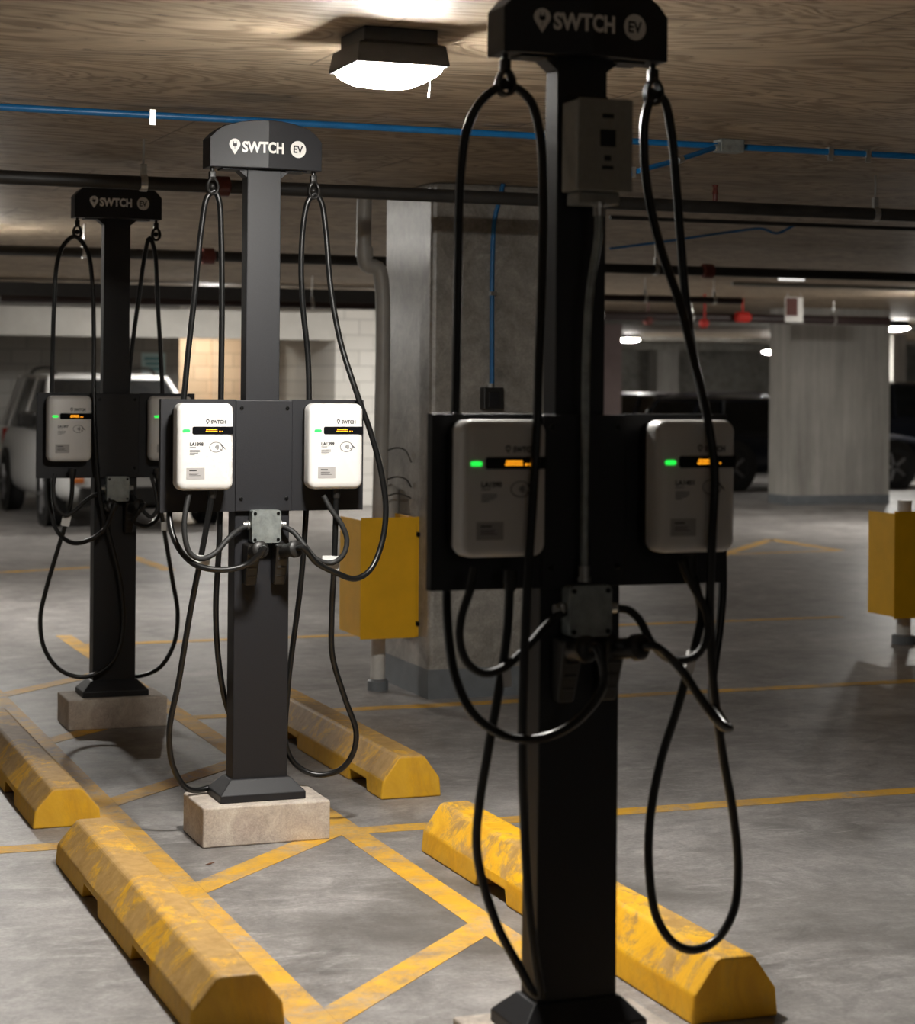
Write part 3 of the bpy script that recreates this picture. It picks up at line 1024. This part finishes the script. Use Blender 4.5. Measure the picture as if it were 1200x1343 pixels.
# disconnect switch and its conduit on the nearest post
X, Y = PED['near']
t = empty('switch_enclosure', (X + 0.012, Y - 0.036, 2.06), 'grey rectangular electrical enclosure high on the nearest dark charging post', 'electrical box')
MB().box(-0.066, 0.066, -0.095, -0.006, 0.0, 0.205, 0.004).build('box', 'boxgrey', t)
MB().box(-0.068, 0.068, -0.103, -0.097, -0.002, 0.207, 0.003).build('lid', 'boxgrey', t)
MB().box(-0.05, 0.05, -0.006, 0.0, -0.03, 0.225).build('back_plate', 'black', t)
for z, wv, hv in ((0.168, 0.014, 0.005), (0.118, 0.019, 0.019), (0.073, 0.008, 0.006), (0.052, 0.014, 0.004)):
    MB().box(-wv + 0.005, wv + 0.005, -0.1045, -0.103, z - hv, z + hv).build('printed_label', 'black', t)
MB().box(-0.055, 0.045, -0.085, -0.01, -0.03, -0.001, 0.004).build('bottom_fitting', 'boxgrey', t)
cx = -0.012
c = MB()
c.tube([(cx + 0.008, -0.075, -0.03), (cx + 0.008, -0.075, -0.10), (cx - 0.006, -0.066, -0.22), (cx - 0.012, -0.062, -0.34), (cx - 0.014, -0.062, -0.50), (cx - 0.014, -0.062, -0.878)], 0.0095, 12)
c.build('conduit', 'galv', t, smooth=True)
MB().stack((cx + 0.008, -0.075, -0.055), (0, 0, 1), [(0, 0.013), (0.02, 0.013), (0.022, 0.016), (0.03, 0.016)], 12).build('conduit_connector', 'steel', t, smooth=True)
MB().stack((cx - 0.014, -0.062, -0.884), (0, 0, 1), [(0, 0.016), (0.01, 0.016), (0.012, 0.013), (0.035, 0.013)], 12).build('conduit_connector', 'steel', t, smooth=True)


# ------------------------------------------------------------------ chargers
def charger(key, side, number, label):
    X, Y = PED[key]
    t = empty('wall_charger', (X + side * 0.236, Y - 0.060, 1.392), label, 'EV charger', 'chargers on the charging posts')
    b = MB()
    b.prism(rrect(0.188, 0.288, 0.024), 'y', -0.045, -0.001)
    b.build('back_housing', 'plastic', t)
    c = MB()
    rr = []
    for ins, y in ((0.0, -0.045), (0.0, -0.088), (0.002, -0.096), (0.006, -0.102), (0.013, -0.106), (0.024, -0.108)):
        rr.append([(u, y, v) for u, v in rrect(0.200 - 2 * ins, 0.302 - 2 * ins, max(0.006, 0.027 - ins * 0.6))])
    c.rings(rr)
    cv = c.build('cover', 'white', t, smooth=True)
    y = -0.1085
    s = MB()
    s.prism([(-0.048 + 0.004, 0.043), (-0.048, 0.047), (-0.048, 0.066), (-0.048 + 0.004, 0.070), (0.0965, 0.070), (0.0965, 0.043)], 'y', -0.1092, -0.094)
    so = s.build('display', 'glassblack', t)
    a = MB()
    random.seed(11)
    for row, (z, x0, n) in enumerate(((0.0600, 0.001, 10), (0.0535, -0.001, 11))):
        x_ = x0
        for k in range(n):
            wv = random.choice((0.0018, 0.0026, 0.0032))
            a.box(x_, x_ + wv, -0.1098, -0.1092, z - 0.0020, z + 0.0020)
            x_ += wv + 0.0012
    a.box(0.046, 0.051, -0.1098, -0.1092, 0.0515, 0.0552)
    a.box(0.055, 0.058, -0.1098, -0.1092, 0.0518, 0.0550)
    a.build('display_segments', 'amber', so)
    g = MB()
    g.prism([(u - 0.069, v + 0.0555) for u, v in rrect(0.026, 0.010, 0.0045, 4)], 'y', -0.1095, -0.105)
    g.build('status_light', 'green', t)
    lg = MB()
    text_into(lg, 'SWTCH', 0.017, 0.043, 0.0865, y - 0.0004, 0.0007, None, 0.052)
    ring_flat(lg, pin_outline(0.0055, 0.087, 0.0125, 0.0185), [(0.0055 + (u - 0.0055) * 0.55, 0.089 + (v - 0.089) * 0.5) for u, v in pin_outline(0.0055, 0.087, 0.0125, 0.0185)], y)
    lg.build('logo', 'print', cv)
    nm = MB()
    text_into(nm, number, 0.0155, -0.033, 0.0095, y - 0.0004, 0.0006, None, 0.048)
    nm.build('number_lettering', 'print', cv)
    li = MB()
    for z, wv in ((-0.001, 0.022), (-0.012, 0.036), (-0.017, 0.036), (-0.022, 0.030), (-0.027, 0.018)):
        li.box(-0.057, -0.057 + wv, y - 0.0006, y + 0.0003, z - 0.0009, z + 0.0009)
    li.build('fine_print', 'lightprint', cv)
    st = MB().box(-0.068, -0.004, y - 0.0004, y + 0.0003, -0.112, -0.072)
    sto = st.build('sticker', 'labelgrey', cv)
    sp_ = MB()
    for z, wv, hv in ((-0.082, 0.026, 0.0018), (-0.091, 0.034, 0.0007), (-0.095, 0.030, 0.0007), (-0.099, 0.040, 0.0007)):
        sp_.box(-0.058, -0.058 + wv, y - 0.0008, y - 0.0004, z - hv, z + hv)
    sp_.build('sticker_print', 'print', sto)
    nf = MB()
    ring_flat(nf, ellipse(0.036, -0.001, 0.0243, 0.0183), ellipse(0.036, -0.001, 0.0220, 0.0160), y - 0.0003)
    for k, r in enumerate((0.005, 0.0085, 0.012, 0.0155)):
        aa = [(0.0275 + r * math.cos(t_), -0.001 + r * math.sin(t_)) for t_ in [(-0.6 + 1.2 * j / 8) for j in range(9)]]
        bb = [(0.0275 + (r + 0.0024) * math.cos(t_), -0.001 + (r + 0.0024) * math.sin(t_)) for t_ in [(-0.6 + 1.2 * j / 8) for j in range(9)]]
        flat(nf, aa + bb[::-1], y - 0.0003)
    flat(nf, [(0.052, 0.010), (0.066, -0.002), (0.070, -0.010), (0.062, -0.004), (0.053, 0.004)], y - 0.0003)
    flat(nf, [(0.050, -0.005), (0.058, -0.012), (0.056, -0.013), (0.048, -0.007)], y - 0.0003)
    nf.build('contactless_symbol', 'lightprint', cv)
    return t


charger('near', -1, 'LA1390', 'left white charger on the nearest dark charging post')
charger('near', 1, 'LA1401', 'right white charger on the nearest dark charging post, crossed by a hanging cable')
charger('lit', -1, 'LA1398', 'left bright white charger on the brightly lit post, numbered LA1398')
charger('lit', 1, 'LA1399', 'right bright white charger on the brightly lit post, numbered LA1399')
charger('far', -1, 'LA1397', 'left greyish white charger on the farthest charging post, in front of the white car')
charger('far', 1, 'LA1400', 'right charger on the farthest charging post, half hidden by the brightly lit post')


# ------------------------------------------------------------------ cables
def cable(key, pts, gun, tags, label, r=0.0105):
    """charging cable traced from the charger's underside to the plug in its holster"""
    X, Y = PED[key]
    W = [at(px, py, Y + dy) for px, py, dy in pts]
    hx = -0.05 if gun < 0 else 0.055
    col = Vector((X + hx + (0.006 if gun < 0 else 0.03), Y - 0.185, 1.035))
    base = Vector((X + hx, Y - 0.10, 1.02))
    ax = (base - col).normalized()
    W.append(col - ax * 0.045)
    W.append(col - ax * 0.01)
    o = W[0]
    t = empty('charging_cable', o, label, 'charging cable', 'charging cables on the posts')
    L = [p - o for p in W]
    MB().tube(L, r, 12, 0.015).build('cable', 'rubber', t, smooth=True)
    g = MB()
    g.stack(col - ax * 0.012 - o, ax, [(0, 0.013), (0.003, 0.025), (0.008, 0.030), (0.024, 0.031), (0.027, 0.025), (0.060, 0.024), (0.095, 0.025)], 18)
    gun_o = g.build('plug', 'plastic', t, smooth=True)
    rg = MB()
    for k in range(5):
        a_ = 2 * PI * k / 5
        u = ax.orthogonal().normalized()
        v = ax.cross(u)
        c = col - o + ax * 0.004 + (u * math.cos(a_) + v * math.sin(a_)) * 0.0265
        rg.cyl(c, c + ax * 0.010, 0.0045, n=8)
    rg.build('collar_ring', 'plastic', gun_o)
    # cable entry gland under the charger
    MB().stack((0, 0, -0.02), (0, 0, 1), [(0, 0.013), (0.02, 0.016), (0.045, 0.016)], 12).build('strain_relief', 'plastic', t, smooth=True)
    for i, (px, py, dy, wv, hv, tilt) in enumerate(tags):
        c = at(px, py, Y + dy) - o
        q = MB()
        q.box(-wv, wv, -0.0142, -0.0128, -hv, hv)
        q.box(-wv * 0.5, wv * 0.5, -0.0135, 0.0125, -hv, hv, 0.004)
        to = q.build('paper_tag', 'tag', t)
        to.location = c
        to.rotation_euler = (0, tilt, 0)
    return t


def lead(key, pts, label, r=0.0095):
    X, Y = PED[key]
    W = [at(px, py, Y + dy) for px, py, dy in pts]
    o = W[0]
    t = MB().tube([p - o for p in W], r, 12, 0.015).build('power_lead', 'leadrubber', None, smooth=True, loc=o)
    return tag(t, label, 'power lead', 'power leads of the chargers')


B_ = 0.0          # behind the boards
# brightly lit post
cable('lit', [(278, 646, -0.125), (271, 690, -0.12), (262, 738, -0.11), (250, 800, -0.08), (235, 890, -0.04), (222, 960, -0.01), (227, 1005, 0.03), (244, 1033, 0.06), (262, 1036, 0.09),
              (290, 1025, 0.10), (313, 995, 0.10), (311, 962, 0.095), (297, 925, 0.085), (287, 870, 0.05), (283, 800, 0.02), (288, 700, 0.0), (289, 600, 0.0), (290, 500, -0.005), (291, 400, -0.01), (290, 310, -0.015), (287, 262, -0.02), (281, 250, -0.02), (272, 258, -0.02), (264, 300, -0.015), (256, 380, -0.01), (247, 460, 0.0), (240, 530, 0.0), (228, 610, 0.0), (222, 665, -0.03), (226, 700, -0.07), (240, 727, -0.11), (262, 743, -0.16), (298, 747, -0.19), (328, 738, -0.20)],
      -1, [(261, 735, -0.115, 0.035, 0.019, 0.12)], 'black charging cable looping down the left side of the brightly lit post')
cable('lit', [(441, 646, -0.125), (440, 690, -0.12), (438, 745, -0.11), (435, 810, -0.07), (436, 860, -0.05), (452, 915, -0.03), (467, 960, -0.01), (462, 990, 0.02), (445, 1010, 0.05), (415, 1016, 0.08), (392, 1006, 0.10), (376, 982, 0.10), (378, 900, 0.085), (395, 760, 0.05), (402, 660, 0.02), (405, 560, 0.0), (404, 470, 0.0), (397, 400, -0.005), (395, 340, -0.01), (399, 285, -0.015), (405, 262, -0.02), (413, 254, -0.02), (421, 264, -0.02), (427, 300, -0.02), (434, 380, -0.03), (447, 450, -0.05), (468, 516, -0.085), (487, 570, -0.09), (500, 620, -0.09), (506, 670, -0.09), (500, 715, -0.10), (485, 748, -0.12), (466, 759, -0.14), (440, 751, -0.17), (415, 738, -0.19)],
      1, [(432, 738, -0.115, 0.032, 0.025, 0.05)], 'black charging cable looping out to the right of the brightly lit post')
lead('lit', [(248, 648, -0.13), (243, 672, -0.14), (242, 700, -0.15), (249, 725, -0.155), (262, 733, -0.155), (280, 727, -0.14), (300, 706, -0.12), (316, 693, -0.085), (327, 690, -0.076)], 'short power lead from charger LA1398 to the junction box of the brightly lit post')
lead('lit', [(424, 650, -0.13), (434, 668, -0.14), (448, 688, -0.15), (455, 708, -0.15), (450, 728, -0.15), (436, 738, -0.14), (416, 734, -0.14), (400, 716, -0.13), (384, 697, -0.10), (371, 690, -0.076)], 'short power lead from charger LA1399 to the junction box of the brightly lit post')
# nearest post
cable('near', [(669, 762, -0.125), (665, 830, -0.125), (655, 900, -0.12), (641, 980, -0.10), (628, 1060, -0.07), (625, 1110, -0.05), (634, 1160, -0.04), (655, 1220, -0.045), (682, 1270, -0.055), (700, 1302, -0.075), (709, 1306, -0.085), (704, 1270, -0.085), (694, 1190, -0.09), (688, 1090, -0.10), (685, 990, -0.13), (687, 880, -0.16), (692, 760, -0.185), (699, 650, -0.19), (704, 560, -0.185), (707, 460, -0.16), (711, 350, -0.12), (712, 250, -0.08), (708, 175, -0.04), (694, 130, -0.02), (665, 112, -0.02), (635, 128, -0.02), (614, 165, -0.015), (604, 230, -0.01), (601, 340, 0.0), (599, 450, 0.0), (597, 540, 0.0), (590, 680, 0.0), (586, 765, -0.01), (588, 830, -0.05), (598, 890, -0.09), (620, 935, -0.12), (655, 962, -0.15), (690, 970, -0.18), (730, 962, -0.20), (768, 935, -0.22), (792, 895, -0.23)],
      -1, [(662, 888, -0.122, 0.010, 0.02, -0.1)], 'black charging cable with a wide loop at the left of the nearest dark post')
cable('near', [(905, 742, -0.125), (915, 778, -0.125), (920, 805, -0.125), (912, 845, -0.12), (902, 880, -0.115), (888, 930, -0.10), (866, 1000, -0.07), (852, 1080, -0.05), (852, 1150, -0.05), (862, 1205, -0.05), (885, 1238, -0.05), (910, 1246, -0.05), (940, 1232, -0.05), (962, 1195, -0.05), (968, 1140, -0.05), (962, 1070, -0.06), (948, 990, -0.08), (936, 900, -0.11), (931, 800, -0.14), (934, 700, -0.19), (937, 620, -0.19), (928, 550, -0.18), (912, 480, -0.14), (892, 400, -0.09), (868, 330, -0.05), (853, 270, -0.03), (845, 205, -0.02), (847, 150, -0.02), (858, 124, -0.02), (871, 132, -0.02), (880, 170, -0.015), (886, 230, -0.01), (893, 320, 0.0), (900, 400, 0.0), (912, 480, 0.0), (930, 560, 0.0), (944, 660, 0.0), (948, 760, -0.01), (944, 820, -0.02), (936, 880, -0.04), (934, 915, -0.08), (946, 942, -0.14), (956, 955, -0.19), (945, 950, -0.22), (920, 918, -0.23), (893, 878, -0.235), (874, 858, -0.22)],
      1, [(903, 868, -0.12, 0.011, 0.026, 0.25)], 'black charging cable hanging in a long loop at the right of the nearest dark post')
lead('near', [(622, 745, -0.13), (616, 775, -0.14), (605, 810, -0.15), (603, 840, -0.155), (612, 868, -0.16), (634, 883, -0.16), (660, 876, -0.15), (690, 850, -0.13), (715, 822, -0.10), (738, 803, -0.08), (752, 798, -0.075)], 'short power lead from the left charger of the nearest dark post')
lead('near', [(893, 735, -0.13), (908, 768, -0.14), (925, 800, -0.15), (928, 835, -0.15), (910, 862, -0.15), (880, 865, -0.14), (856, 845, -0.12), (838, 812, -0.095), (824, 800, -0.08), (812, 798, -0.075)], 'short power lead from the right charger of the nearest dark post')
# farthest post
cable('far', [(95, 622, -0.125), (94, 650, -0.125), (88, 680, -0.12), (76, 720, -0.10), (60, 775, -0.07), (53, 810, -0.06), (58, 850, -0.06), (78, 878, -0.07), (106, 888, -0.08), (135, 879, -0.09), (155, 855, -0.09), (162, 820, -0.09), (158, 765, -0.09), (148, 720, -0.10), (135, 670, -0.12), (128, 620, -0.12), (124, 560, -0.12), (123, 500, -0.10), (123, 430, -0.07), (121, 370, -0.04), (114, 328, -0.025), (98, 310, -0.02), (83, 322, -0.02), (75, 345, -0.015), (71, 400, -0.01), (69, 470, 0.0), (67, 540, 0.0), (64, 620, -0.01), (66, 665, -0.06), (76, 698, -0.11), (95, 712, -0.15), (118, 708, -0.18), (136, 695, -0.19)],
      -1, [(86, 682, -0.122, 0.02, 0.028, 0.2)], 'black charging cable with a round loop at the left of the farthest post')
cable('far', [(206, 622, -0.125), (210, 660, -0.125), (216, 700, -0.11), (226, 760, -0.08), (233, 805, -0.05), (228, 845, -0.03), (210, 875, 0.0), (190, 885, 0.04), (172, 886, 0.09), (150, 870, 0.10), (152, 760, 0.09), (160, 680, 0.06), (166, 600, 0.02), (168, 510, 0.0), (174, 450, -0.005), (182, 390, -0.01), (190, 335, -0.015), (196, 312, -0.02), (202, 325, -0.02), (207, 400, -0.01), (211, 470, 0.0), (214, 540, 0.0), (215, 630, -0.01), (212, 665, -0.06), (202, 685, -0.12), (188, 690, -0.16), (176, 682, -0.19)],
      1, [(214, 690, -0.115, 0.012, 0.02, 0.0)], 'black charging cable at the right of the farthest post, half hidden by the lit post')
lead('far', [(72, 622, -0.13), (70, 640, -0.14), (74, 665, -0.15), (86, 676, -0.15), (100, 668, -0.14), (116, 654, -0.11), (128, 648, -0.085), (136, 645, -0.076)], 'short power lead from the left charger of the farthest post')
lead('far', [(198, 622, -0.13), (204, 645, -0.14), (206, 668, -0.15), (198, 678, -0.15), (186, 668, -0.13), (176, 652, -0.10), (168, 645, -0.076)], 'short power lead from the right charger of the farthest post')


# ------------------------------------------------------------------ cars
def car(loc, yaw, paint, label, suv=True, L=4.6, rails=True):
    t = empty('car', loc, label, 'car', 'parked cars')
    t.rotation_euler = (0, 0, yaw)
    k = L / 4.6
    H = 1.0 if suv else 0.84
    # front of the car points to -y
    st = [(-2.30, 0.74, 0.36, 0.74), (-2.20, 0.84, 0.27, 0.90), (-1.75, 0.91, 0.23, 0.99), (-1.0, 0.94, 0.22, 1.06), (0.2, 0.945, 0.22, 1.07), (1.3, 0.94, 0.22, 1.08), (2.0, 0.92, 0.25, 1.06), (2.2, 0.87, 0.32, 1.0), (2.30, 0.80, 0.42, 0.9)]
    b = MB()
    rings = []
    for y, hw, zl, zt in st:
        zt *= H
        half = [(hw * 0.86, zl), (hw * 0.97, zl + 0.10), (hw, zl + 0.28), (hw * 0.985, (zl + zt) / 2 + 0.12), (hw * 0.93, zt - 0.03), (hw * 0.80, zt), (0.0, zt + 0.025)]
        ring = [(x, y * k, z) for x, z in half] + [(-x, y * k, z) for x, z in half[-2::-1]]
        rings.append(ring)
    b.rings(rings)
    bo = b.build('body', paint, t, smooth='all')
    sb = bo.modifiers.new('subdiv', 'SUBSURF')
    sb.levels = sb.render_levels = 1
    zb, zr = 1.04 * H, 1.64 * H
    g = MB()
    cab = [(-1.05, 0.84, zb), (-0.15, 0.66, zr - 0.03), (1.75, 0.68, zr - 0.03), (2.18, 0.80, zb)]
    lo = [(0.86, -1.1), (0.86, 2.15), (-0.86, 2.15), (-0.86, -1.1)]
    hi = [(0.68, -0.18), (0.68, 1.85), (-0.68, 1.85), (-0.68, -0.18)]
    g.rings([[(x, y * k, zb - 0.03) for x, y in lo], [(x, y * k, zr - 0.03) for x, y in hi]])
    g.build('windows', 'carglass', t, bevel=0.03)
    rf = MB()
    rf.rings([[(x * 1.02, (y if y > 0 else y - 0.02) * k, zr - 0.045) for x, y in hi], [(x * 1.0, y * k, zr) for x, y in hi], [(x * 0.75, (y * 0.9 + 0.08) * k, zr + 0.03) for x, y in hi]])
    rf.build('roof', paint, t, smooth=True, bevel=0.02)
    for sx in (-1, 1):
        for (xa, ya), (xb, yb), r in (((0.87, -1.1), (0.69, -0.18), 0.032), ((0.88, 0.45), (0.695, 0.5), 0.025), ((0.88, 1.55), (0.695, 1.45), 0.035), ((0.85, 2.12), (0.68, 1.84), 0.05)):
            MB().cyl((sx * xa, ya * k, zb - 0.02), (sx * xb, yb * k, zr - 0.02), r, r * 0.9, 8).build('pillar', paint, t)
    if rails:
        for sx in (-1, 1):
            MB().tube([(sx * 0.58, -0.1 * k, zr + 0.01), (sx * 0.58, 0.1 * k, zr + 0.07), (sx * 0.58, 1.5 * k, zr + 0.07), (sx * 0.58, 1.75 * k, zr + 0.01)], 0.018, 8, 0.1).build('roof_rail', 'alloy' if paint != 'carwhite' else 'plastic', t)
    for sx in (-1, 1):
        MB().box(sx * 1.02 - 0.10, sx * 1.02 + 0.10, -0.80 * k, -0.66 * k, zb + 0.02, zb + 0.19, 0.04, 3).build('wing_mirror', 'plastic', t)
        MB().hexa([(sx * 0.50, -2.27 * k, 0.68 * H), (sx * 0.80, -2.16 * k, 0.70 * H), (sx * 0.80, -2.05 * k, 0.72 * H), (sx * 0.50, -2.15 * k, 0.68 * H),
                   (sx * 0.50, -2.26 * k, 0.80 * H), (sx * 0.80, -2.15 * k, 0.84 * H), (sx * 0.80, -2.02 * k, 0.86 * H), (sx * 0.50, -2.12 * k, 0.80 * H)]).build('headlight', 'headlight', t, bevel=0.01)
        MB().box(sx * 0.80 - 0.06, sx * 0.80 + 0.06, 2.16 * k, 2.27 * k, 0.74 * H, 0.98 * H, 0.02).build('tail_light', 'taillight', t)
        MB().box(sx * 0.72 - 0.07, sx * 0.72 + 0.07, -2.28 * k, -2.20 * k, 0.50, 0.56, 0.015).build('indicator_lamp', 'orange', t)
        for y in (-1.42 * k, 1.40 * k):
            ar = MB().cyl((sx * 0.935, y, 0.36), (sx * 0.952, y, 0.36), 0.41, n=28)
            ar.build('wheel_arch', 'plastic', t)
            wh = MB().stack((sx * 0.74, y, 0.345), (sx, 0, 0), [(0, 0.27), (0.0, 0.31), (0.03, 0.345), (0.19, 0.345), (0.222, 0.31), (0.222, 0.24), (0.20, 0.23)], 28).build('tyre', 'tyre', t, smooth=True)
            rim = MB().cyl((sx * 0.93, y, 0.345), (sx * 0.947, y, 0.345), 0.06, n=12)
            for q in range(5):
                a_ = 2 * PI * q / 5
                ca, sa = math.cos(a_), math.sin(a_)
                rim.cyl((sx * 0.945, y + 0.04 * ca, 0.345 + 0.04 * sa), (sx * 0.952, y + 0.22 * ca, 0.345 + 0.22 * sa), 0.03, 0.02, 8)
            rim.build('rim', 'alloy', wh)
    MB().box(-0.42, 0.42, -2.325 * k, -2.22 * k, 0.58 * H, 0.74 * H, 0.02).build('grille', 'plastic', t)
    MB().box(-0.70, 0.70, -2.325 * k, -2.15 * k, 0.26, 0.46, 0.03).build('lower_bumper', 'plastic', t)
    return t


# positions come from where each car's near end meets the floor
Yc = 21.76
car((pxX(192, Yc), Yc + 2.3, 0), 0.0, 'carwhite', 'white car parked behind the farthest charging post')
car((pxX(1028, 28.4), 28.4, 0), PI / 2, 'cardark', 'low black car with silver roof rails passing behind the large column at right', False, 4.6, True)
car((pxX(1112, 33.5), 33.5, 0), -PI / 2, 'cardark', 'tall black car farther back behind the large column', True, 4.9, False)
car((pxX(893, 37.5), 37.5, 0), 0.0, 'carpurple', 'low plum coloured car beyond the nearest dark charging post', False, 4.5, False)
